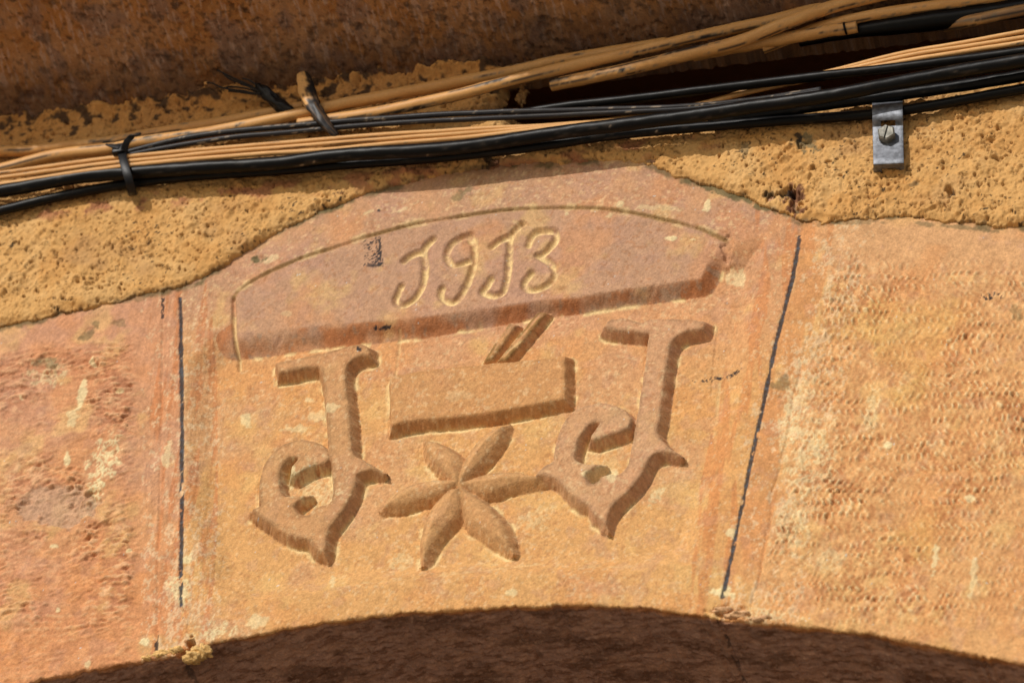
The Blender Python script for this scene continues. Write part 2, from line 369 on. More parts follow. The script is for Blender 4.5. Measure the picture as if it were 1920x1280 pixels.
lump = np.clip(.3+np.cos(2*np.pi*b2/5.2), -.5, 1.1)*np.clip(.55+.75*np.cos(2*np.pi*(a2+off2)/8.6), -.1, 1.2)
lump = .55*lump+.95*fbm(a2/6.5, b2/3.3, 148, 3)
mL = isL*sst(70, 110, jl-qx)*sst(600, 680, qy-.12*(300-qx))*(1-.6*sst(1120, 1210, qy))
mL = mL*np.clip(.95+.7*fbm(U/40, V/40, 48, 2), .3, 1.25)
h = h+mL*(1.3+1.9*lump*np.clip(.7+.7*fbm(U/12, V/12, 49, 3), .1, 1.3))
# broad diagonal chisel drag on the smooth faces and margins
dg = fbm((U*.8-V*.6)/1.4, (U*.6+V*.8)/30, 51, 3)
h = h+.13*dg*(1-np.clip(mR+mL, 0, 1))*np.clip(.6+fbm(U/30, V/30, 52, 2), 0, 1.3)
dg2 = fbm((U*.45+V*.9)/1.6, (U*.9-V*.45)/26, 53, 3)
h = h+.28*dg2*isR*(1-sst(450, 560, qy))+.3*dg2*isR*sst(1100, 1160, qy)
h = h+.25*fbm(U/1.9, V/40, 54, 3)*(np.abs(qx-jl) < 70)
# joints and breaks
dl = np.abs(qx-jl); dr = np.abs(qx-jr)
h = h-.6*(1-sst(1.5, 6.5, np.minimum(dl, dr)+.6*fbm(U/6, V/6, 55, 3)))
h = h-.7*(1-sst(1, 4, np.abs(qx-300+.02*(qy-900))))*isL
h = h-.9*(1-sst(0, 5, np.abs(qx-jr-58-6*fbm(U/25, V/25, 57, 3))))*isR*(qy > 620)
def blob(cx, cy, rx, ry, ang=0, rough=.35, sc=9, soft=.25, s=101):
    c, q = math.cos(math.radians(ang)), math.sin(math.radians(ang))
    dx, dy = qx-cx, qy-cy; k = (np.abs(dx) < 2.2*max(rx, ry)) & (np.abs(dy) < 2.2*max(rx, ry)); o = np.zeros(U.shape)
    a = (dx[k]*c+dy[k]*q)/rx; b = (-dx[k]*q+dy[k]*c)/ry
    r = np.sqrt(a*a+b*b)+rough*1.4*fbm(U[k]/sc, V[k]/sc, s, 4)
    o[k] = 1-sst(1-soft, 1+soft, r); return o
spall = blob(118, 945, 62, 42, -10, .4, 14, .12)
h = h-2.6*spall*(.6+.4*sst(100, 160, qx)) + spall*.6*fbm(U/3, V/3, 58, 4)
h = h-1.6*blob(160, 1010, 40, 16, -30, .5, 10)-1.5*blob(85, 690, 26, 18, 0, .5, 7)-1.2*blob(170, 622, 22, 9, -35, .4, 6)-1.0*blob(222, 605, 10, 7, 0, .4, 5)
h = h-14*blob(357, 1203, 9, 8, 0, .5, 4)-4*blob(345, 1222, 14, 10, 0, .5, 4)
h = h-2.0*blob(1372, 1148, 40, 9, 6, .6, 4)-1.2*blob(1478, 362, 18, 16, 0, .4, 5)
h = h-2.2*blob(1363, 462, 9, 20, 10, .5, 4)-1.1*blob(1378, 500, 16, 18, 30, .5, 5)-1.5*blob(483, 486, 14, 7, -5, .4, 5)
# arris towards the soffit is worn round
rr = np.clip(2.2+1.3*fbm(U/13, U*0, 59, 3), .7, 4.5)
h = h-np.where(SD < rr, rr-np.sqrt(np.clip(rr*rr-(rr-SD)**2, 0, None)), 0)*.95
h = h+.35*fbm(U/2.6, V/2.6, 61, 3)*(SD < 6)

# ---- colour of the stone itself
def mixc(c, col, m): m = np.clip(m, 0, 1)[:, None]; return c*(1-m)+shade(col)*m
n_big = fbm(U/70, V/70, 11, 4); n_mid = fbm(U/22, V/22, 12, 4); n_sm = fbm(U/6, V/6, 13, 4)
c = np.tile(shade((214, 150, 103)), (U.size, 1))
c = mixc(c, (219, 158, 98), isK*sst(560, 760, qy)*.9)
c = mixc(c, (192, 141, 108), isK*(1-sst(470, 640, qy+.1*(qx-900)))*(.85+.3*n_mid))
c = mixc(c, (190, 142, 112), (lab >= 5)*(lab < 10)*.75)
c = mixc(c, (206, 142, 106), isL*(1-sst(650, 1000, qy))*.8)
c = mixc(c, (214, 140, 92), isL*sst(900, 1150, qy)*.8)
c = mixc(c, (222, 160, 103), isR*.85); c = mixc(c, (212, 156, 112), isR*(1-sst(430, 640, qy))*.7)
c = mixc(c, (222, 168, 96), isR*sst(.05, .6, n_big+.25*sst(1500, 1800, qx)*sst(700, 900, qy))*.7)
c = mixc(c, (196, 140, 116), sst(.1, .7, n_big+.5*n_mid)*.28*(1-.5*isR))
c = mixc(c, (221, 140, 80), sst(.15, .7, fbm(U/38, V/38, 14, 4))*.28)
c = mixc(c, (226, 176, 112), sst(.2, .8, fbm(U/26, V/26, 15, 4))*.45)
c = mixc(c, (206, 132, 80), (dr < 62)*isR*sst(-.35, .3, fbm(U/9, V/50, 16, 4)+.25)*.6)
c = mixc(c, (204, 124, 76), ((dl < 60)*1.0)*sst(-.1, .5, fbm(U/5, V/60, 17, 4))*.65)
c = mixc(c, (206, 126, 74), (dr < 95)*isK*sst(0, .5, fbm(U/7, V/60, 18, 4))*.6)
c = mixc(c, (184, 136, 118), sst(.25, .7, fbm(U/12, V/12, 19, 4))*.2)
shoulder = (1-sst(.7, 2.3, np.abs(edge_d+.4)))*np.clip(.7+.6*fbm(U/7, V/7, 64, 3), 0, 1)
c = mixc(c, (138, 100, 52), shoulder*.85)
fl_ = np.isin(lab, (10, 11))*sst(1.5, -1.0, bev+6.2)
c = mixc(c, (192, 138, 98), (lab == 10)*.58); c = mixc(c, (200, 147, 114), (lab == 11)*.58); c = mixc(c, (202, 140, 90), (lab == 12)*.75); c = mixc(c, (204, 146, 98), (lab >= 15)*(lab <= 21)*.65)
# raised tooling is mixed paler, pits darker
c = mixc(c, (238, 198, 146), mR*sst(.2, .9, dash+.3*n_sm)*.7); c = mixc(c, (188, 114, 68), mR*sst(.1, -.4, dash+.3*n_sm)*.6)
c = mixc(c, (228, 172, 126), mL*sst(.25, .9, lump+.3*n_sm)*.65); c = mixc(c, (186, 116, 80), mL*sst(.1, -.35, lump+.3*n_sm)*.55)
c = mixc(c, (233, 190, 142), isK*(lab != 5)*sst(.45, .9, fbm(U/2.6, V/2.6, 20, 3)+.25*n_mid)*.45)
c = mixc(c, (176, 112, 70), isK*sst(.45, .9, fbm(U/3, V/3, 21, 3)+.2*n_mid)*.4)
# redder and darker on the lower bevel of the plaque, with greyish patches
pl_bev = (lab == 5)*sst(0, 2, local(poly_sdf, U, V, wall_pts(PLQ, .0004), 22))*(qy+.118*(qx-446) > 600)
c = mixc(c, (186, 112, 66), pl_bev*sst(-.5, .3, n_mid)*.8)
c = mixc(c, (168, 140, 116), pl_bev*sst(.2, .6, fbm(U/5, V/5, 22, 4)+.5*sst(1000, 1250, qx)-.3)*.5)
# lime residue
c = mixc(c, (236, 194, 138), cream)
edge = (1-sst(.4, 2.6, np.abs(bev-.6)))*isK*sst(-.15, .5, fbm(U/9, V/9, 23, 4))
c = mixc(c, (240, 198, 140), edge*.9*(df > 3))
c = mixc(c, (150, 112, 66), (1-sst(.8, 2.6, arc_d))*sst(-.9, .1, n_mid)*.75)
c = mixc(c, (236, 196, 140), (1-sst(1, 2.5, np.abs(arc_d-2.0)))*sst(.3, .7, fbm(U/11, V/11, 24, 3))*.4)
LIME = (241, 212, 160)
lm = (dl < 75)*sst(.05, .45, .7*fbm(U/3.2, V/6, 25, 4)+.5*fbm(U/1.3, V/1.6, 125, 3)-.0015*np.maximum(0, 760-qy)+.18*sst(900, 1150, qy)-.0045*dl)
lm = np.maximum(lm, ((qx-jr > -20)*(qx-jr < 150))*sst(.05, .5, .6*fbm(U/4, V/6, 26, 4)+.5*fbm(U/1.3, V/1.6, 126, 3)+.2*fbm(U/18, V/30, 27, 3)-.0035*np.abs(qx-jr-75)+.15*sst(540, 700, qy)*sst(960, 800, qy)+.15*sst(1000, 1120, qy)))
c = mixc(c, (232, 194, 152), lm*.55)
for (bx, by, rx, ry, an, am) in [(196, 868, 22, 40, 10, .9), (180, 920, 12, 34, 25, .8), (155, 735, 9, 24, 8, .9), (135, 785, 9, 14, 15, .6), (175, 680, 5, 8, 0, .8), (126, 860, 5, 12, 10, .9), (85, 700, 26, 20, 0, .55),
                                 (270, 1203, 9, 5, -30, 1), (225, 735, 6, 4, 0, .8), (245, 1035, 8, 3, -20, .9), (101, 1024, 8, 4, 0, .8), (40, 745, 4, 6, 0, .7), (110, 1145, 6, 4, -30, .8), (168, 1245, 5, 10, 20, .7),
                                 (350, 1050, 12, 12, 0, .95), (335, 1110, 18, 22, 0, .8), (316, 850, 9, 26, 5, .6), (400, 1185, 34, 14, -12, .8), (480, 1165, 20, 10, -10, .6), (600, 765, 30, 8, 0, .55), (545, 790, 20, 6, 0, .55),
                                 (575, 735, 8, 4, 0, .6), (455, 775, 8, 12, 0, .7), (600, 940, 22, 8, -25, .8), (545, 885, 7, 18, 10, .7), (1120, 880, 30, 7, -15, .7), (1150, 885, 8, 16, 0, .6), (1262, 447, 14, 4, -2, .9), (1302, 449, 6, 2, 0, .8),
                                 (1143, 405, 6, 5, -20, .5), (1062, 400, 3, 3, 0, .6), (1164, 385, 8, 5, 0, .7), (1325, 388, 6, 9, 20, .8), (1240, 392, 30, 5, 0, .35), (1375, 505, 14, 14, 0, .6), (1520, 850, 40, 60, 15, .6), (1490, 980, 28, 50, 10, .5),
                                 (1500, 740, 26, 60, 15, .45), (1356, 1108, 16, 14, 0, .9), (1372, 1000, 8, 10, 0, .9), (1440, 1150, 60, 10, 6, .6), (1635, 770, 12, 34, 10, .5), (1755, 1040, 6, 26, 5, .8), (1825, 1080, 5, 34, 5, .6),
                                 (1560, 1050, 24, 18, 0, .4), (1663, 835, 7, 6, 0, .9), (1820, 935, 8, 5, 0, .8), (963, 1107, 10, 6, -20, .7), (745, 1040, 26, 14, 0, .4), (1000, 960, 34, 20, 0, .35), (1225, 915, 10, 26, 25, .6), (620, 1085, 6, 14, 0, .6),
                                 (1480, 800, 20, 40, 10, .45), (585, 905, 40, 36, 0, .5), (1130, 850, 34, 36, 0, .25), (870, 740, 22, 8, 0, .2), (540, 590, 10, 4, 0, .3), (500, 490, 16, 6, -25, .5), (690, 400, 12, 3, -20, .5), (760, 393, 16, 3, -25, .4)]:
    lk = blob(bx, by, rx, ry, an, .55, 5, .2, int(bx) % 97)
    if rx*ry > 250: lk = lk*sst(-.25, .35, fbm(U/1.5, V/1.8, 127, 3)+.3*lk)
    c = mixc(c, LIME, .82*am*lk); h = h+.28*am*lk
c = mixc(c, (214, 208, 200), .8*(vnoise(U/2.2, V/2.2, 140) > .992)*(fbm(U/40, V/40, 141, 2) > -.2))
c = mixc(c, (196, 150, 120), spall*.7)
# dirty grey mortar smears by the plaster, black specks and painted marks
GREY = (112, 98, 66)
for (bx, by, rx, ry, an, am) in [(483, 486, 14, 6, -5, .9), (620, 388, 34, 8, -22, .85), (865, 366, 18, 12, -30, .6), (1020, 312, 30, 6, 0, .3), (1310, 342, 16, 8, 10, .7), (1365, 362, 60, 8, 18, .85), (1425, 388, 20, 5, 20, .8),
                                 (165, 622, 26, 8, -35, .6), (85, 680, 22, 12, 0, .5), (222, 604, 12, 6, 0, .5), (250, 562, 40, 5, -15, .5), (1600, 418, 60, 4, 0, .5), (1800, 426, 70, 4, 4, .6), (1905, 590, 10, 14, 0, .4), (1462, 715, 14, 18, 20, .55)]:
    c = mixc(c, GREY, am*blob(bx, by, rx, ry, an, .5, 5, .2, int(bx) % 89))
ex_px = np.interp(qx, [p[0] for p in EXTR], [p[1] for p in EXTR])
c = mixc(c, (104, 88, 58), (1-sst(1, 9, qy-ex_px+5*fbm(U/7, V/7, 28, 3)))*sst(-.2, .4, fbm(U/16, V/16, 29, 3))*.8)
INK = (38, 40, 46)
ink = (np.abs(qx-711-.10*(qy-470)) < 5)*(qy > 444)*(qy < 500)*sst(-.35, .1, fbm(U/1.3, V/2.0, 150, 3))
ink = np.maximum(ink, (qx > 682)*(qx < 714)*(qy > 452)*(qy < 499)*sst(.30, .42, fbm(U/1.1, V/1.3, 153, 3)+.007*(qx-705)+.15*sst(484, 496, qy)))
ink = np.maximum(ink, blob(697, 497, 14, 3, 0, .4, 2)*.8); ink = np.maximum(ink, blob(702, 611, 4, 3, 0, .3, 1.5)); ink = np.maximum(ink, blob(718, 610, 12, 2.4, -10, .3, 1.5))
ink = np.maximum(ink, blob(673, 653, 4, 4, 0, .5, 2)); ink = np.maximum(ink, blob(711, 397, 3, 3, 0, .3, 2))
ink = np.maximum(ink, (np.abs(qy-(694-.10*(qx-1340))) < 4)*(qx > 1290)*(qx < 1388)*sst(.15, .3, fbm(U/1.3, V/1.3, 151, 3)+.25*sst(1320, 1350, qx)-.1))
ink = np.maximum(ink, blob(1855, 556, 16, 9, 0, .6, 3)*sst(.1, .3, fbm(U/1.6, V/1.6, 152, 3)))
c = mixc(c, INK, ink*.92)
wear_l = .8*fbm(U/6, V/9, 33, 4)+.40-.12*sst(1000, 1150, qy)-.15*sst(780, 900, qy)
wear_r = .8*fbm(U/6, V/9, 34, 4)+.5-.3*sst(980, 1060, qy)-.2*sst(620, 700, qy)*sst(760, 700, qy)
edge_n = .9*fbm(U/6, V/9, 35, 2)+.5*fbm(U/2, V/2, 335, 2)
pl_ = sst(4.7, 2.6, dl-edge_n)*sst(-.26, -.12, wear_l)*(qy > 556)*(qy < 1165)
pr_ = sst(4.7, 2.6, dr-edge_n)*sst(-.18, -.04, wear_r)*(qy > 440)*(qy < 1122)
ps_ = (np.abs(qx-299+.02*(qy-900)) < 3+.6*edge_n)*((qy < 600)*(qy > 558)+(qy > 1180)*(qy < 1224))*(fbm(U/3, V/5, 36, 3) > -.1)
jn = np.maximum(pl_, pr_)*.96
c = mixc(c, (44, 45, 50), jn*.94); c = mixc(c, (36, 38, 44), ps_*.85)
c = mixc(c, (92, 96, 104), jn*sst(.2, .6, fbm(U/2, V/2, 37, 3))*.6)
c = c*(1+(.11-.04*isK)*n_sm+.19*fbm(U/1.7, V/1.7, 38, 3)*.75+.05*(_hash(np.round(U*1.4), np.round(V*1.1), 39)-.5))[:, None]*np.array([.99, 1.10, 1.12])
lab = np.where((dl < 4.6) & (qy > 550) & (qy < 1170), 3, lab); lab = np.where((dr < 4.6) & (qy > 436) & (qy < 1124), 4, lab)
stone_h = h.reshape(NR, NC)
co = np.stack([U/1000, -h/1000, V/1000], -1); quads = grid_quads(NR, NC)
fl = lab[quads].max(1); fl = np.where(np.isin(lab[quads[:, 0]], (3, 4)), lab[quads[:, 0]], lab[quads[:, 0]])
zq = V[quads[:, 0]]/1000; colq = (quads[:, 0] % NC)
live = zq < zex[colq]+.016
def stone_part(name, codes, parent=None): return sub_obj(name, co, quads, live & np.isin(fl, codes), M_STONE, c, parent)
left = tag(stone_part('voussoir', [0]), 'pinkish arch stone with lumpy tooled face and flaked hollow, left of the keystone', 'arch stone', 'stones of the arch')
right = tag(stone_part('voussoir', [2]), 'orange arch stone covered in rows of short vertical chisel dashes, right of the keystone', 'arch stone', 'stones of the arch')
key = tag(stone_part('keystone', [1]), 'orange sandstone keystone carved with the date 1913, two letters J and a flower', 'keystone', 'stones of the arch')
for k in (3, 4): stone_part('painted_joint', [k], key)
plq = stone_part('date_panel', [5], key)
for k, dgt in zip((6, 7, 8, 9), '1913'): tag(stone_part('numeral', [k], plq), 'engraved digit %s with pale groove' % dgt)
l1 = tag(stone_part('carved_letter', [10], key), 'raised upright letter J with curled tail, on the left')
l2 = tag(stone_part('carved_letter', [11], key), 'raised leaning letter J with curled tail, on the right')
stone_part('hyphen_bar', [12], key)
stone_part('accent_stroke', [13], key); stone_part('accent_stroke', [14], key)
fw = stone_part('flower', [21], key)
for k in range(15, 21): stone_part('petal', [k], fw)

# ---- soffit of the arch (one sheet per stone, running back from the worn arris)
yd = np.concatenate([np.arange(0, .17, .0010), np.linspace(.172, .42, 26)]); NY = len(yd)
edge_y = -stone_h[0]/1000
Xs = np.broadcast_to(xs, (NY, NC)); Us = (Xs*1000).ravel(); Ys = np.broadcast_to(yd[:, None]*1000, (NY, NC)).ravel()
hs = .9*fbm(Us/30, Ys/30, 201, 3)+.55*fbm(Us/7+.4*Ys/7, Ys/4.2, 202, 4)-.7*sst(.2, .7, fbm(Us/6+Ys/9, Ys/3.0, 203, 4))
ramp = np.clip(Ys/4, 0, 1)
Zs = np.broadcast_to(zin, (NY, NC)).ravel()+hs*ramp/1000
Yw = (np.broadcast_to(edge_y, (NY, NC))*np.exp(-yd[:, None]/.004)).ravel()+Ys/1000
nb = fbm(Us/24, Ys/24, 204, 4)
cs = np.tile(shade((180, 142, 124)), (Us.size, 1))
cs = mixc(cs, (116, 74, 48), sst(-.05, .45, fbm(Us/7+Ys/8, Ys/3.4, 205, 4))*.6)
cs = mixc(cs, (200, 156, 130), sst(.0, .6, fbm(Us/16+Ys/20, Ys/7, 206, 4))*.55)
cs = mixc(cs, (92, 60, 42), sst(.0, .6, fbm(Us/34, Ys/20, 210, 4))*.55)
cs = mixc(cs, (196, 160, 138), sst(.45, .8, fbm(Us/2.6, Ys/2.2, 211, 3))*.5)
cs = mixc(cs, (198, 130, 70), (1-sst(0, 7, Ys+3*nb))*.8)
cs = cs*(1+.2*fbm(Us/3, Ys/2, 207, 4))[:, None]
jxl = PX(np.array([339.]), np.array([1215.]))[0, 0]; jxr = PX(np.array([1347.]), np.array([1158.]))[0, 0]
for jx, sl_ in ((jxl, .12), (jxr, -.05)):
    dj = np.abs(Us-jx*1000-sl_*Ys*0)+.8*fbm(Us/5, Ys/5, 209, 3)
    cs = mixc(cs, (52, 50, 52), (1-sst(1.2, 2.4, dj))*(fbm(Us/5, Ys/8, 208, 3) > -.05)*.6)
    Zs = Zs+.0012*(1-sst(.8, 2.4, dj))*ramp
cso = np.stack([Us/1000, Yw, Zs], -1); qs = grid_quads(NY, NC)[:, ::-1]
xq = Us[qs[:, 3]]/1000
sub_obj('soffit', cso, qs, xq < jxl, M_STONE, cs, left); sub_obj('soffit', cso, qs, (xq >= jxl) & (xq <= jxr), M_STONE, cs, key); sub_obj('soffit', cso, qs, xq > jxr, M_STONE, cs, right)

# ---- crumbling mortar under the joints
def lump_mesh(name, cx, cy, h0, rx, ry, rz, seed, col, mat, parent):
    bm = bmesh.new(); bmesh.ops.create_icosphere(bm, subdivisions=4, radius=1)
    v = np.array([q.co[:] for q in bm.verts]); f = [[q.index for q in p.verts] for p in bm.faces]; bm.free()
    n = fbm(v[:, 0]*2.2+v[:, 2]*1.3, v[:, 1]*2.2+v[:, 2]*1.7, seed, 5)
    v = v*(1+.5*n[:, None])*np.array([rx, ry, rz])/1000+PX(np.array([cx*1.]), np.array([cy*1.]), np.array([h0/1000]))[0]
    t = np.tile(shade(col), (len(v), 1))*(1+.35*fbm(v[:, 0]*400, v[:, 2]*400, seed+3, 4))[:, None]
    return mesh_obj(name, v, np.zeros((0, 4)), mat, t, parent, tris=f)
for a in [(378, 1222, -3, 7, 5, 5, 1), (362, 1232, -3, 6, 5, 4, 2), (305, 1226, -2, 7, 3, 2.4, 3), (275, 1234, -2, 6, 3, 2, 4), (330, 1219, -1, 4, 3, 2.5, 5)]:
    lump_mesh('mortar_crumb', *a, (226, 182, 116), M_STONE, key)
for a in [(1352, 1146, -2, 7, 4, 2.6, 6), (1385, 1153, -2, 8, 4, 2.6, 7), (1428, 1162, -2, 7, 4, 2.4, 8)]:
    lump_mesh('mortar_crumb', *a, (214, 168, 124), M_STONE, key)

# ================================================================== ROUGHCAST PLASTER
ZS = PX(np.array([640.]), np.array([163.]))[0, 2]           # height of the corner with the ledge above
zr = np.arange(4.04, ZS+.012, .0009); NZ = len(zr)
X = np.broadcast_to(xs, (NZ, NC)); Z = np.broadcast_to(zr[:, None], (NZ, NC)); U = (X*1000).ravel(); V = (Z*1000).ravel()
qx, qy = TOPX(np.stack([U/1000, 0*U-.005, V/1000], -1))
w1, id1 = worley((U+2.5*fbm(U/9, V/9, 301, 3))/8.5, (V+2.5*fbm(U/9, V/9, 302, 3))/7.5, 303)
w2, id2 = worley((U+1.2*fbm(U/5, V/5, 304, 3))/3.6, (V+1.2*fbm(U/5, V/5, 305, 3))/3.4, 306)
pat = np.clip(.5+1.1*fbm(U/24, V/20, 307, 3), .08, 1.4)
h = 4.4+1.5*fbm(U/40, V/40, 308, 3)+1.1*fbm(U/13, V/13, 309, 4)
h = h+2.7*pat*(1-sst(.05, .62, w1))*(.3+.9*id1)+1.0*(1-sst(.05, .62, w2))*id2*1.3+.28*fbm(U/1.9, V/1.9, 310, 3)
crv = np.abs(fbm(U/8, V/7, 311, 4)); h = h-1.5*(1-sst(0, .11, crv))*pat-.9*(1-sst(0, .12, np.abs(fbm(U/4.2, V/3.8, 361, 3))))*(1.2-pat)
pit = sst(.73, .80, vnoise(U/2.6, V/2.3, 312)*.75+.25*vnoise(U/1.1, V/1.1, 313))*(fbm(U/20, V/20, 314, 2) > -.15)
big = sst(.88, .94, vnoise(U/5.5, V/5.0, 315)*.8+.2*vnoise(U/2, V/2, 316))
h = h-2.6*pit-4.5*big
for (bx, by, rx, ry, dp) in [(1475, 358, 14, 9, 6), (1493, 372, 14, 16, 6), (1780, 360, 7, 7, 6), (1515, 270, 16, 9, 1.5), (1440, 365, 9, 6, 5), (250, 248, 8, 5, 4), (920, 305, 14, 12, 5), (1220, 295, 9, 7, 4)]:
    h = h-dp*blob(bx, by, rx, ry, 0, .5, 4, .3)
h = h-1.0*(1-sst(0, 3, np.abs(qx-1386-3*fbm(U/8, V/8, 317, 2))))*(qy > 255)*(qy < 310)
# towards the ledge it was thrown on thicker and left ragged
dz = (ZS*1000-V)
h = h+np.clip(4*np.exp(-dz/4), 0, 5)*np.clip(.7+.9*fbm(U/12, V/9, 318, 4), .05, 1.5)+1.2*(1-sst(6, 26, dz))*fbm(U/6, V/5, 319, 3)
# ragged foot over the stones
gap = V-np.interp(U/1000, xs, zex)*1000+2.2*fbm(U/10, V/10, 320, 4)+1.0*fbm(U/3.5, V/3.5, 321, 3)
h = np.where(gap < 7, h*(.30+.70*sst(-.5, 7, gap)), h); h = np.where(gap < .6, -5+(gap-.6)*0, h)
cp = np.tile(shade((217, 164, 92)), (U.size, 1))
cp = mixc(cp, (208, 150, 78), sst(-.1, .6, fbm(U/30, V/30, 330, 4))*.6); cp = mixc(cp, (226, 178, 108), sst(.1, .7, fbm(U/18, V/18, 331, 4))*.5)
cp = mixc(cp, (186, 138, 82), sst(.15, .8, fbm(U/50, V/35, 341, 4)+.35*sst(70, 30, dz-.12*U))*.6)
cp = mixc(cp, (122, 92, 54), np.maximum(pit*.5, big*.6)); cp = mixc(cp, (150, 106, 58), (1-sst(0, .06, crv))*pat*.65)
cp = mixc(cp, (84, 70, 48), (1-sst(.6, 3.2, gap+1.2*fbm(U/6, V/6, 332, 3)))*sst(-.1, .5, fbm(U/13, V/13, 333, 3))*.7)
cp = mixc(cp, (30, 26, 22), (fbm(U/2.6, V/2.2, 334, 3)+.35*fbm(U/40, V/40, 335, 2) > 1.02)*.85)
for (bx, by, rx, ry, an, col, am) in [(1516, 268, 22, 14, 20, (128, 112, 74), .85), (1500, 256, 8, 10, 0, (50, 44, 36), .9), (1490, 372, 16, 20, 0, (120, 76, 52), .9), (1475, 358, 12, 8, 0, (40, 32, 26), .9), (1780, 362, 8, 8, 0, (60, 50, 40), .9),
                                      (1440, 364, 10, 6, 10, (50, 42, 32), .8), (1395, 282, 8, 12, 0, (120, 104, 70), .6), (920, 306, 16, 14, 0, (36, 28, 22), .9), (1085, 298, 24, 5, 0, (50, 42, 36), .5), (1715, 345, 9, 4, -10, (110, 96, 66), .6)]:
    cp = mixc(cp, col, am*blob(bx, by, rx, ry, an, .55, 4, .2, int(bx) % 83))
# orange tint and dark brown patches towards the corner (more to the right)
corner_brown = sst(-.05, .45, fbm(U/7, V/5, 336, 4)-.02*(dz-14)+.9*sst(800, 1350, qx)*sst(40, 15, dz)-.25)
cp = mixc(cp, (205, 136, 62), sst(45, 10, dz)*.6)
cp = mixc(cp, (66, 48, 34), corner_brown*.9)
strip = sst(900, 1010, qx+30*fbm(U/10, V/10, 337, 3))*sst(95, 85, dz)*sst(215-.10*(qx-1280), 190-.10*(qx-1280), qy)
h = h-19*strip
cp = mixc(cp, (70, 44, 28), strip*.92); cp = mixc(cp, (150, 128, 84), strip*sst(.35, .6, fbm(U/26, V/5, 338, 3))*.6)  # recess carved and coloured dark to deepen the shade between the cables
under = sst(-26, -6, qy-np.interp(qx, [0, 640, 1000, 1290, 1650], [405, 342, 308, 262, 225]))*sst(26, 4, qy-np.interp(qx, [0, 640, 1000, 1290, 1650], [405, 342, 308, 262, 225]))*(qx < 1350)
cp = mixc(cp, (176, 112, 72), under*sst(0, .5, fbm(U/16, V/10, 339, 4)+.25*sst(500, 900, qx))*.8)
cp = cp*(1+.09*fbm(U/3, V/3, 340, 4))[:, None]*np.array([.97, 1.01, 1.22])
co = np.stack([U/1000, -h/1000, V/1000], -1); q = grid_quads(NZ, NC)
keep = (h[q] > -4.4).any(1)
used, inv = np.unique(q[keep], return_inverse=True)
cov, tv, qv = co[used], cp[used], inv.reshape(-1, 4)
# the plain rest of the facade, well outside the picture
def boxes(bs):
    v = []; f = []
    for (x0, x1, y0, y1, z0, z1) in bs:
        n = len(v); v += [(x, y, z) for x in (x0, x1) for y in (y0, y1) for z in (z0, z1)]
        f += [[n+i for i in q] for q in ((0, 1, 3, 2), (4, 6, 7, 5), (0, 4, 5, 1), (2, 3, 7, 6), (0, 2, 6, 4), (1, 5, 7, 3))]
    return np.array(v), np.array(f)
ev, ef = boxes([(-4, xs[0]-.001, -.004, .45, 0, 5.2), (xs[-1]+.001, 4, -.004, .45, 0, 5.2)])
cov = np.vstack([cov, ev]); qv = np.vstack([qv, ef+len(tv)]); tv = np.vstack([tv, np.tile(shade((217, 164, 92)), (len(ev), 1))])
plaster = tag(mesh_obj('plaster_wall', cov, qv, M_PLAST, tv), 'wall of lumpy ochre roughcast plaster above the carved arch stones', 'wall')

# ================================================================== STONE LEDGE OVERHEAD
OUT, SLOPE = .235, .36
yo = np.concatenate([[-.02], np.arange(0, .15, .0011), np.linspace(.152, OUT, 20)]); NO = len(yo)
X = np.broadcast_to(xs, (NO, NC)); U = (X*1000).ravel(); V = np.broadcast_to(yo[:, None]*1000, (NO, NC)).ravel()
hl = .9*fbm(U/50, V/50, 401, 3)+.7*fbm(U/2.6+.1*V, V/14, 402, 4)+.45*fbm(U/5, V/5, 403, 4)-1.6*sst(.55, .8, fbm(U/6, V/6, 404, 3))
zl = ZS+SLOPE*V/1000-hl/1000
cl = np.tile(shade((186, 134, 88)), (U.size, 1))
cl = mixc(cl, (180, 118, 58), sst(-.2, .5, fbm(U/30, V/30, 405, 4)+.004*(V-60))*.7)
cl = mixc(cl, (142, 112, 96), sst(0, .6, fbm(U/16, V/24, 406, 4))*.6)
cl = mixc(cl, (206, 168, 140), sst(.3, .8, fbm(U/2.2, V/9, 407, 3))*.6)
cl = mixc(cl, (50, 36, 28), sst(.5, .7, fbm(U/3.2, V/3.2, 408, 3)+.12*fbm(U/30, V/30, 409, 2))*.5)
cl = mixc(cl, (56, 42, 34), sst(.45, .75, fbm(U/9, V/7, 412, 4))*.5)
cl = mixc(cl, (84, 60, 46), (1-sst(10, 60, V+14*fbm(U/14, V/14, 410, 3)))*.6)  # corner shade put into the colour: darker towards the wall
cl = mixc(cl, (70, 46, 32), sst(300, 420, U)*0)
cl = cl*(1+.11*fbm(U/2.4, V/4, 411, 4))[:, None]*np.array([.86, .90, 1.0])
lco = np.stack([U/1000, -V/1000, zl], -1); lq = grid_quads(NO, NC)[:, ::-1]
ev, ef = boxes([(xs[0], xs[-1], -OUT, .4, ZS+SLOPE*OUT+.02, ZS+SLOPE*OUT+.16)])
last = np.arange((NO-1)*NC, NO*NC); topi = len(lco)+np.arange(NC)
tp = np.stack([xs, np.full(NC, -OUT-.0005), np.full(NC, ZS+SLOPE*OUT+.16)], -1)
fq = np.stack([last[:-1], topi[:-1], topi[1:], last[1:]], -1)
lco = np.vstack([lco, tp, ev]); lq = np.vstack([lq, fq, ef+topi[-1]+1])
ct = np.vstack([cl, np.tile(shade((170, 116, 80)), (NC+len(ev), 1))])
tag(mesh_obj('stone_ledge', lco, lq, M_STONE, ct), 'rough brown stone ledge jutting out in shadow above the cables', 'ledge')

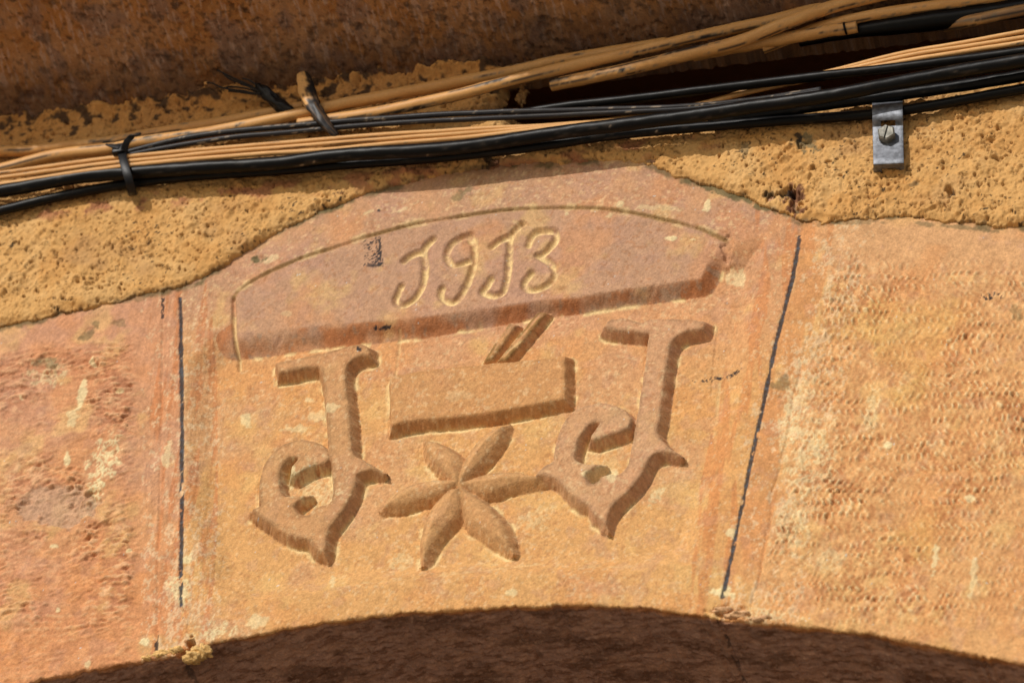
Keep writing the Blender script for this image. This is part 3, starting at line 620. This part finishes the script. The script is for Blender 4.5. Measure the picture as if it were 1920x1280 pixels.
# ================================================================== CABLES
PEACH = (217, 160, 92)
def tube_data(pts, rad, seg=18, step=1.6, squash=None, seed=0, jag=0.0):
    p = np.array(pts, float)                                   # px, py, h mm [, width scale]
    for end in (0, -1):                                         # runs that leave the picture carry on along the wall
        if p[end, 0] < -60 or p[end, 0] > 1970 or p[end, 1] < -15:
            q_ = p[end].copy(); sg = -1 if q_[0] < 900 else 1; ext = []
            for k in (350, 800, 1400): e_ = q_.copy(); e_[0] += sg*k; e_[1] -= sg*k*.115; ext.append(e_)
            p = np.vstack([ext[::-1], p]) if end == 0 else np.vstack([p, ext])
    w3 = PX(p[:, 0], p[:, 1], p[:, 2]/1000)*1000
    r = np.full(len(p), float(rad)) if p.shape[1] < 4 else p[:, 3]*rad
    cc = catmull(np.column_stack([w3, r]), 24); seglen = np.concatenate([[0], np.cumsum(np.linalg.norm(np.diff(cc[:, :3], axis=0), axis=1))])
    n = max(6, int(seglen[-1]/step)); s = np.linspace(0, seglen[-1], n)
    cc = np.column_stack([np.interp(s, seglen, cc[:, k]) for k in range(4)])
    cc[:, 2] += .9*fbm(s/110+seed*.37, s*0+seed, seed+900, 2)*min(1, seglen[-1]/200); cc[:, 1] += .5*fbm(s/90, s*0+seed, seed+950, 2)*min(1, seglen[-1]/200)
    tg = np.gradient(cc[:, :3], axis=0); tg /= np.linalg.norm(tg, axis=1)[:, None]
    side = np.cross(tg, [0, -1, 0]); side /= np.linalg.norm(side, axis=1)[:, None]+1e-9
    out = np.cross(side, tg)
    th = np.linspace(0, 2*np.pi, seg, endpoint=False)
    a, b = (1, 1) if squash is None else squash
    rr = cc[:, 3][:, None]*(1+jag*fbm(np.broadcast_to(th*1.6, (n, seg)), np.broadcast_to(s[:, None]/9, (n, seg)), seed+700, 3))
    P = cc[:, None, :3]+rr[..., None]*(a*np.cos(th)[None, :, None]*side[:, None, :]+b*np.sin(th)[None, :, None]*out[:, None, :])
    i = np.arange(n*seg).reshape(n, seg); j = np.roll(i, -1, 1)
    q = np.stack([i[:-1], j[:-1], j[1:], i[1:]], -1).reshape(-1, 4)
    caps = np.array([[0, (k+1) % seg, k] for k in range(1, seg-1)] + [[(n-1)*seg, (n-1)*seg+k, (n-1)*seg+k+1] for k in range(1, seg-1)])
    return P.reshape(-1, 3)/1000, q, caps, np.repeat(s, seg), np.tile(th, n)
def cable(name, tubes, mat, colour, label, cat='cable', parent=None, group=None, seg=18, jag=.03, squash=None):
    vs, qs_, ts, cs_ = [], [], [], []; n = 0
    for k, (pts, rad) in enumerate(tubes):
        sd_ = abs(hash((name, round(pts[0][0]), round(pts[0][1]), k))) % 500 if False else (int(pts[0][0]*7+pts[0][1]*3)+k*13) % 500
        v, q, t, s, th = tube_data(pts, rad, seg, seed=sd_, jag=jag, squash=squash)
        vs.append(v); qs_.append(q+n); ts.append(t+n); n += len(v); cs_.append(colour(s, th, sd_, v))
    o = mesh_obj(name, np.vstack(vs), np.vstack(qs_), mat, np.vstack(cs_), parent, tris=np.vstack(ts))
    if label: tag(o, label, cat, group)
    return o
def painted(worn, base=PEACH, x_from=None):
    def f(s, th, sd_, v):
        c = np.tile(shade(base), (len(s), 1))
        c = mixc(c, (204, 146, 80), sst(0, .6, fbm(s/22, th*1.2, sd_, 3))*.6); c = mixc(c, (228, 178, 112), sst(.1, .7, fbm(s/30, th*1.5, sd_+7, 3))*.4)
        nn = -.1+fbm(s/70, th*2.2, sd_+11, 3)*.8+.32*fbm(s/16, th*5.0, sd_+12, 4)+.12*fbm(s/2.5, th*5, sd_+14, 2)
        c = mixc(c, (120, 110, 92), sst(worn-.16, worn, nn)*.75)
        c = mixc(c, (34, 33, 34), sst(worn+.02, worn+.10, nn)*.95)
        return c*(1+.06*fbm(s/3, th*3, sd_+13, 3))[:, None]
    return f
def black(dust=.6, base=(9, 9, 10)):
    def f(s, th, sd_, v):
        c = np.tile(shade(base), (len(s), 1))
        nn = fbm(s/30, th*1.6, sd_, 3)*.6+.5*fbm(s/6, th*5, sd_+1, 4)
        c = mixc(c, (74, 66, 58), sst(dust-.3, dust+.3, nn)*.5)
        c = mixc(c, (170, 150, 126), sst(dust+.42, dust+.5, nn+.25*fbm(s/2, th*5, sd_+2, 2))*.8)
        return c
    return f
def E(l, r): return [l] + r
G_P = 'ochre painted cables above the arch'; G_B = 'black cables above the arch'
cable('painted_cable', [([(-120, 290, 13), (0, 284, 13), (62, 282, 13), (130, 274, 13), (210, 265, 13), (270, 253, 12), (380, 235, 11), (500, 214, 10), (570, 200, 9)], 4.4)], M_CABLE, painted(.42),
      'ochre painted cable with chipped grey paint lying rearmost at left under the ledge', group=G_P)
cable('painted_cable', [([(-120, 345, 17), (0, 319, 17), (103, 293, 18), (213, 279, 20), (262, 267, 20), (380, 248, 19), (480, 230, 19), (567, 212, 18), (640, 197, 18), (743, 177, 18), (846, 157, 17), (940, 139, 15), (1040, 116, 12), (1150, 98, 11), (1250, 82, 11)], 4.7)],
      M_CABLE, painted(.62), 'thick smooth ochre cable rising from the tie head and passing behind the frayed strip', group=G_P)
cable('painted_cable', [([(560, 232, 15), (640, 220, 18), (740, 204, 21), (846, 183, 23), (932, 159, 24), (1018, 136, 24), (1121, 111, 23), (1200, 94, 22), (1280, 76, 21), (1366, 57, 19), (1460, 36, 17), (1560, 8, 16), (1660, -18, 16)], 4.6)],
      M_CABLE, painted(.26), 'ochre cable with long grey scraped streaks crossing over mid-frame', group=G_P)
cable('painted_cable', [([(1035, 158, 15), (1070, 151, 17), (1155, 135, 20), (1280, 105, 24), (1383, 80, 28), (1469, 47, 30), (1555, 17, 30), (1635, -4, 29), (1760, -30, 28)], 5.0)],
      M_CABLE, painted(.44), 'broad ochre cable with flaked black edge climbing to the top edge of the view', group=G_P)
stub = cable('cut_cable_end', [([(1300, 104, 14), (1383, 88, 17), (1452, 76, 19), (1538, 60, 20), (1588, 53, 20), (1607, 50, 20)], 4.7)], M_CABLE, painted(.46),
             'ochre cable stub with a cracked round end below the broad ochre cable', group=G_P, jag=.07)
cable('joint_ring', [([(1583, 55, 20), (1587, 54, 20)], 5.1)], M_BLACK, black(.5), None, parent=stub, jag=.12)
cable('painted_cable', [([(1430, 92, 14), (1500, 66, 16), (1555, 47, 19), (1624, 32, 21), (1727, 16, 22), (1830, 1, 22), (1990, -24, 22)], 4.4)], M_CABLE, painted(.40),
      'ochre cable with ragged black scrapes at the top right, above the black one', group=G_P)
cable('black_cable', [([(1500, 78, 9, .5), (1575, 63, 12, .6), (1640, 52, 14, .8), (1730, 41, 15, 1), (1830, 28, 15, 1), (1990, 4, 15, 1)], 7.6)], M_BLACK, black(.75), 'dull black cable in deep shade behind the cable stub at top right', group=G_B)
cable('painted_cable', [([(1770, 52, 9), (1830, 40, 19), (1920, 22, 21), (2000, 6, 21)], 4.6)], M_CABLE, painted(.12, (150, 112, 72)), 'dim brown scuffed cable at the far top right corner', group=G_P)
def rib(off, ho):
    path = [(-120, 348, 21), (0, 335, 22), (100, 321, 23), (210, 306, 24), (340, 293, 24), (500, 279, 23), (640, 268, 22), (777, 257, 20), (930, 246, 17), (1056, 236, 14), (1180, 222, 11), (1300, 200, 9), (1420, 168, 10),
            (1555, 138, 14), (1692, 107, 17), (1800, 90, 18), (1920, 70, 18), (2000, 56, 18)]
    wd = [9.6, 9.6, 9.4, 9, 8.6, 8.6, 9.6, 8.4, 6, 3, 3, 3, 3, 4, 6.5, 8, 10.5, 11]
    return [(x, y+off*w_, hh+ho) for (x, y, hh), w_ in zip(path, wd)]
cable('ribbed_cable', [(rib(-1, 0), 1.85), (rib(0, .5), 1.85), (rib(1, 1), 1.95)], M_CABLE, painted(.78, (224, 168, 102)), 'flat ochre cable of three parallel ribs running just above the thick black cable', group=G_P, seg=14)
cable('black_twin_cable', [([(225, 290, 18), (262, 279, 19), (330, 263, 21), (412, 250, 22), (520, 240, 22), (640, 228, 22), (760, 219, 21), (846, 214, 21), (984, 209, 20), (1120, 204, 18), (1280, 199, 16), (1420, 186, 13), (1540, 168, 12)], 2.3),
                           ([(225, 296, 19), (262, 287, 20), (344, 272, 22), (440, 257, 23), (520, 250, 23), (640, 239, 22), (760, 230, 21), (846, 225, 21), (984, 219, 19), (1120, 212, 17), (1280, 205, 15), (1420, 190, 13), (1540, 172, 12)], 2.1)],
      M_BLACK, black(.28, (46, 44, 46)), 'scuffed dark grey twin strand cable between the ochre cables and the ribbed cable', group=G_B, seg=14)
cable('black_cable', [([(-120, 372, 18), (0, 358, 19), (137, 335, 20), (241, 325, 21), (400, 315, 22), (520, 306, 23), (640, 292, 24), (846, 276, 24), (984, 259, 24), (1121, 240, 25), (1280, 220, 26), (1417, 199, 28), (1589, 172, 31), (1761, 140, 31), (1920, 113, 31), (2020, 96, 31)], 5.3)],
      M_BLACK, black(.62), 'thickest black cable, running the whole width in front of the others', group=G_B, seg=22)
cable('black_cable', [([(-120, 418, 12), (0, 395, 11), (100, 372, 11), (206, 353, 11), (344, 334, 11), (500, 322, 11), (640, 309, 11), (800, 297, 11), (980, 280, 11), (1130, 258, 11), (1280, 240, 11), (1486, 224, 11), (1624, 214, 11), (1761, 195, 12), (1920, 167, 13), (2020, 148, 13)], 3.9)],
      M_BLACK, black(.7), 'lowest thin black cable held by the metal clamp', group=G_B)
cable('black_cable', [([(960, 216, 12), (1018, 206, 14), (1121, 193, 16), (1280, 175, 17), (1486, 149, 18), (1692, 124, 19), (1920, 96, 19), (2020, 82, 19)], 3.7)], M_BLACK, black(.8), 'glossy black cable just above the thickest one on the right half', group=G_B)

cable('black_cable', [([(1330, 226, 12), (1450, 209, 12), (1600, 188, 13), (1761, 166, 14), (1920, 141, 15), (2020, 124, 15)], 4.6)], M_BLACK, black(.8), 'black cable hidden mostly behind and below the thickest one at right', group=G_B)
# frayed cut ends
fr = tag(bpy.data.objects.new('frayed_cable_end', None), 'black cable end frayed into thin loose strands, sticking up at left below the ledge', 'cable end'); C.objects.link(fr)
fr.location = PX(np.array([540.]), np.array([208.]), np.array([.018]))[0]
fr_inv = Matrix.Translation(fr.location).inverted()
def under_fr(o): o.matrix_parent_inverse = fr_inv; return o
under_fr(cable('jacket', [([(556, 216, 14, .8), (535, 205, 16, 1), (515, 190, 18, 1), (495, 172, 20, .95), (482, 160, 21, .62)], 4.4)], M_BLACK, black(.6, (30, 28, 27)), None, parent=fr, jag=.34, seg=24))
for pts in ([(490, 170, 20), (462, 158, 22), (430, 143, 24), (407, 132, 25)], [(488, 172, 21), (450, 156, 23), (428, 146, 24), (418, 136, 24)], [(490, 178, 21), (455, 171, 22), (420, 166, 24), (396, 156, 26), (384, 156, 26)],
            [(492, 176, 19), (460, 166, 21), (430, 163, 23), (424, 165, 24)], [(487, 166, 21), (470, 152, 23), (455, 147, 24)], [(500, 180, 17), (470, 176, 17), (440, 172, 18), (428, 171, 18)]):
    under_fr(cable('strand', [(pts, .75)], M_BLACK, black(.45, (36, 30, 26)), None, parent=fr, seg=8, jag=.2))
under_fr(cable('strand_tip', [([(388, 156, 26), (383, 156.5, 26.2)], 1.1)], M_CABLE, painted(.8), None, parent=fr, seg=10))
def strip_col(s, th, sd_, v):
    c = np.tile(shade((36, 33, 32)), (len(s), 1)); a = s/s.max()
    m_ = sst(.50, .62, a+.18*fbm(s/7, th*2.4, 611, 3))*sst(.35, -.15, np.cos(th+np.pi)*-1+.5*fbm(s/6, th*3, 612, 3)-.1)
    c = mixc(c, (222, 168, 104), m_); c = mixc(c, (112, 84, 58), sst(.2, .5, fbm(s/14, th*4.5, 613, 3))*(1-m_)*.6)
    return c
cable('frayed_strip', [([(632, 254, 23, .45), (618, 240, 26, .75), (603, 222, 28, .95), (590, 203, 29, 1.05), (581, 186, 29, 1.2), (574, 165, 29, 1.25), (569, 150, 29, 1.15), (566, 138, 29, .9)], 4.3)], M_BLACK, strip_col,
      'cut flat strip with peeling ochre paint on black, standing up in front of the cables', 'cable end', jag=.16, squash=(1.15, .5), seg=26)

# cable tie
def ribbon(name, pts, wdir, width, thick, mat, parent, tone=(28, 28, 30)):
    p = np.array(pts, float); c3 = PX(p[:, 0], p[:, 1], p[:, 2]/1000); wds = p[:, 3] if p.shape[1] > 3 else np.ones(len(p))
    cc = catmull(np.column_stack([c3, wds]), 8); c3 = cc[:, :3]; wv = cc[:, 3]
    tg = np.gradient(c3, axis=0); tg /= np.linalg.norm(tg, axis=1)[:, None]
    wd = np.array(wdir, float); wd = wd-(tg@wd)[:, None]*tg; wd /= np.linalg.norm(wd, axis=1)[:, None]; nn = np.cross(tg, wd)
    hw, ht = width/2000*wv[:, None], thick/2000
    ring = np.stack([c3-wd*hw-nn*ht, c3+wd*hw-nn*ht, c3+wd*hw+nn*ht, c3-wd*hw+nn*ht], 1); n = len(c3)
    i = np.arange(n*4).reshape(n, 4); j = np.roll(i, -1, 1)
    q = np.vstack([np.stack([i[:-1], j[:-1], j[1:], i[1:]], -1).reshape(-1, 4), [i[0][::-1]], [i[-1]]])
    o = mesh_obj(name, ring.reshape(-1, 3), q, mat, np.tile(shade(tone), (n*4, 1)), parent, smooth=False)
    bv = o.modifiers.new('bevel', 'BEVEL'); bv.width = .0003; bv.segments = 2
    return o
cdir = PX(np.array([300.]), np.array([310.]))[0]-PX(np.array([180.]), np.array([326.]))[0]
tie = tag(ribbon('cable_tie', [(226, 272, 16), (228, 281, 25), (230, 295, 29), (236, 318, 29.5), (242, 338, 26.5), (247, 356, 19), (249, 363, 14), (248, 362, 9), (238, 330, 6), (228, 290, 6), (226, 274, 10), (226, 272, 16)], cdir, 6.6, 1.2, M_BLACK, None),
          'black plastic cable tie wrapped round the cable bundle at left', 'cable tie')
def box_at(name, cx, cy, hh, dims, rotz, mat, parent, tone):
    v, f = boxes([(-dims[0]/2, dims[0]/2, -dims[1]/2, dims[1]/2, -dims[2]/2, dims[2]/2)]); v = v/1000
    R = np.array(Matrix.Rotation(math.radians(rotz), 3, 'Y')); v = v@R.T+PX(np.array([cx*1.]), np.array([cy*1.]), np.array([hh/1000]))[0]
    o = mesh_obj(name, v, f, mat, np.tile(shade(tone), (len(v), 1)), parent, smooth=False)
    bv = o.modifiers.new('bevel', 'BEVEL'); bv.width = .0008; bv.segments = 3
    return o
box_at('tie_head', 223, 281, 28, (9.5, 6, 8.5), -4, M_BLACK, tie, (26, 26, 28))
ribbon('tie_tail', [(233, 284, 29, 1.1), (236, 270, 33, 1.0), (244, 259, 35, .9), (254, 253, 36, .8), (264, 251, 37, .45)], cdir+np.array([0, 0, .02]), 5.2, 1.3, M_BLACK, tie)
ribbon('tie_spur', [(224, 276, 31, .9), (210, 274, 32, .6), (198, 271, 33, .2)], (0, 0, 1), 5.0, 1.2, M_BLACK, tie)

# metal clamp
cl_e = tag(bpy.data.objects.new('metal_clamp', None), 'grey metal strap clamp with slotted hex screw holding a black cable on the plaster', 'clamp'); C.objects.link(cl_e)
cl_e.location = PX(np.array([1664.]), np.array([260.]), np.array([.006]))[0]; cl_inv = Matrix.Translation(cl_e.location).inverted()
prof = [(186, 5), (191, 11), (196, 15), (203, 17), (212, 17.2), (220, 16.4), (226, 14.8), (231, 12.6), (237, 10.8), (245, 10.4), (262, 10.8), (280, 11.6), (296, 12.8), (303, 13.4), (307, 13.2), (310, 11), (315, 7.5), (319, 5), (325, 1)]
cols = [1635, 1642, 1650, 1651, 1660, 1670, 1678, 1679, 1686, 1692.5]
vv = []; 
for k, (py, hh) in enumerate(prof):
    for x in cols: vv.append(PX(np.array([x+.035*(py-186)*.6]), np.array([py-.05*(x-1664)]), np.array([hh/1000]))[0])
ff = []
nc_ = len(cols)
for r_ in range(len(prof)-1):
    for k in range(nc_-1):
        xm = (cols[k]+cols[k+1])/2; ym = (prof[r_][0]+prof[r_+1][0])/2
        if 1650.5 < xm < 1678.5 and 225 < ym < 238: continue
        if 1650.5 < xm < 1678.5 and ym > 313: continue
        ff.append([r_*nc_+k, r_*nc_+k+1, (r_+1)*nc_+k+1, (r_+1)*nc_+k])
st = mesh_obj('strap', vv, ff, M_ZINC, None, cl_e); st.matrix_parent_inverse = cl_inv
sm = st.modifiers.new('solid', 'SOLIDIFY'); sm.thickness = .0012; sm.offset = 0
bv = st.modifiers.new('bevel', 'BEVEL'); bv.width = .0003; bv.segments = 2; bv.limit_method = 'ANGLE'
def clip(poly, nx, ny, dd):
    out = []
    for i in range(len(poly)):
        a, b = poly[i], poly[(i+1) % len(poly)]; da = a[0]*nx+a[1]*ny-dd; db = b[0]*nx+b[1]*ny-dd
        if da >= 0: out.append(a)
        if da*db < 0: t = da/(da-db); out.append((a[0]+t*(b[0]-a[0]), a[1]+t*(b[1]-a[1])))
    return out
bm = bmesh.new()
def prism(poly, z0, z1, inset=0.0):
    cx = sum(p[0] for p in poly)/len(poly); cy = sum(p[1] for p in poly)/len(poly)
    a = [bm.verts.new((x, -z0, y)) for x, y in poly]; rs = [a]
    if inset: rs.append([bm.verts.new((x, -(z1-inset*.9), y)) for x, y in poly])
    k = 1-inset/6.5
    rs.append([bm.verts.new((x*k, -z1, y*k)) for x, y in poly])
    for lo, hi in zip(rs[:-1], rs[1:]):
        for i in range(len(poly)): bm.faces.new((lo[i], lo[(i+1) % len(poly)], hi[(i+1) % len(poly)], hi[i]))
    bm.faces.new(rs[-1]); bm.faces.new(a[::-1])
hexp = [(6.9*math.cos(math.radians(-83+60*k)), 6.9*math.sin(math.radians(-83+60*k))) for k in range(6)]
prism(hexp, -1, 3.2)
an = math.radians(-12); nx, ny = math.cos(an), math.sin(an)
for s_ in (1, -1): prism(clip(hexp, s_*nx, s_*ny, .75), 3.2, 5.2, 1.1)
for v in bm.verts: v.co = v.co/1000
bmesh.ops.recalc_face_normals(bm, faces=bm.faces)
me = bpy.data.meshes.new('screw'); bm.to_mesh(me); bm.free(); me.materials.append(M_SCREW)
scw = bpy.data.objects.new('screw', me); C.objects.link(scw); scw.parent = cl_e
scw.location = Vector(PX(np.array([1663.]), np.array([254.]), np.array([.0135]))[0])-cl_e.location
scw.rotation_euler = (math.radians(6), 0, math.radians(5))

# ================================================================== what lies outside the picture: street below, unseen panel added to block light behind the arch
def sheet(name, x0, x1, y0, y1, z, col, mat, label=None):
    v = np.array([(x0, y0, z), (x1, y0, z), (x1, y1, z), (x0, y1, z)])
    return mesh_obj(name, v, [[0, 1, 2, 3]], mat, np.tile(lin(*col), (4, 1)))
tag(sheet('street', -60, 60, -120, 60, 0, (186, 172, 150), M_GROUND), kind='structure')
ev, ef = boxes([(xs[0]-.05, xs[-1]+.05, .421, .47, .0, 5.2)])
tag(mesh_obj('sky_blocker', ev, ef, M_GROUND, np.tile(lin(70, 48, 34), (8, 1)), smooth=False), kind='structure')  # added panel, keeps sky light off the soffit from behind
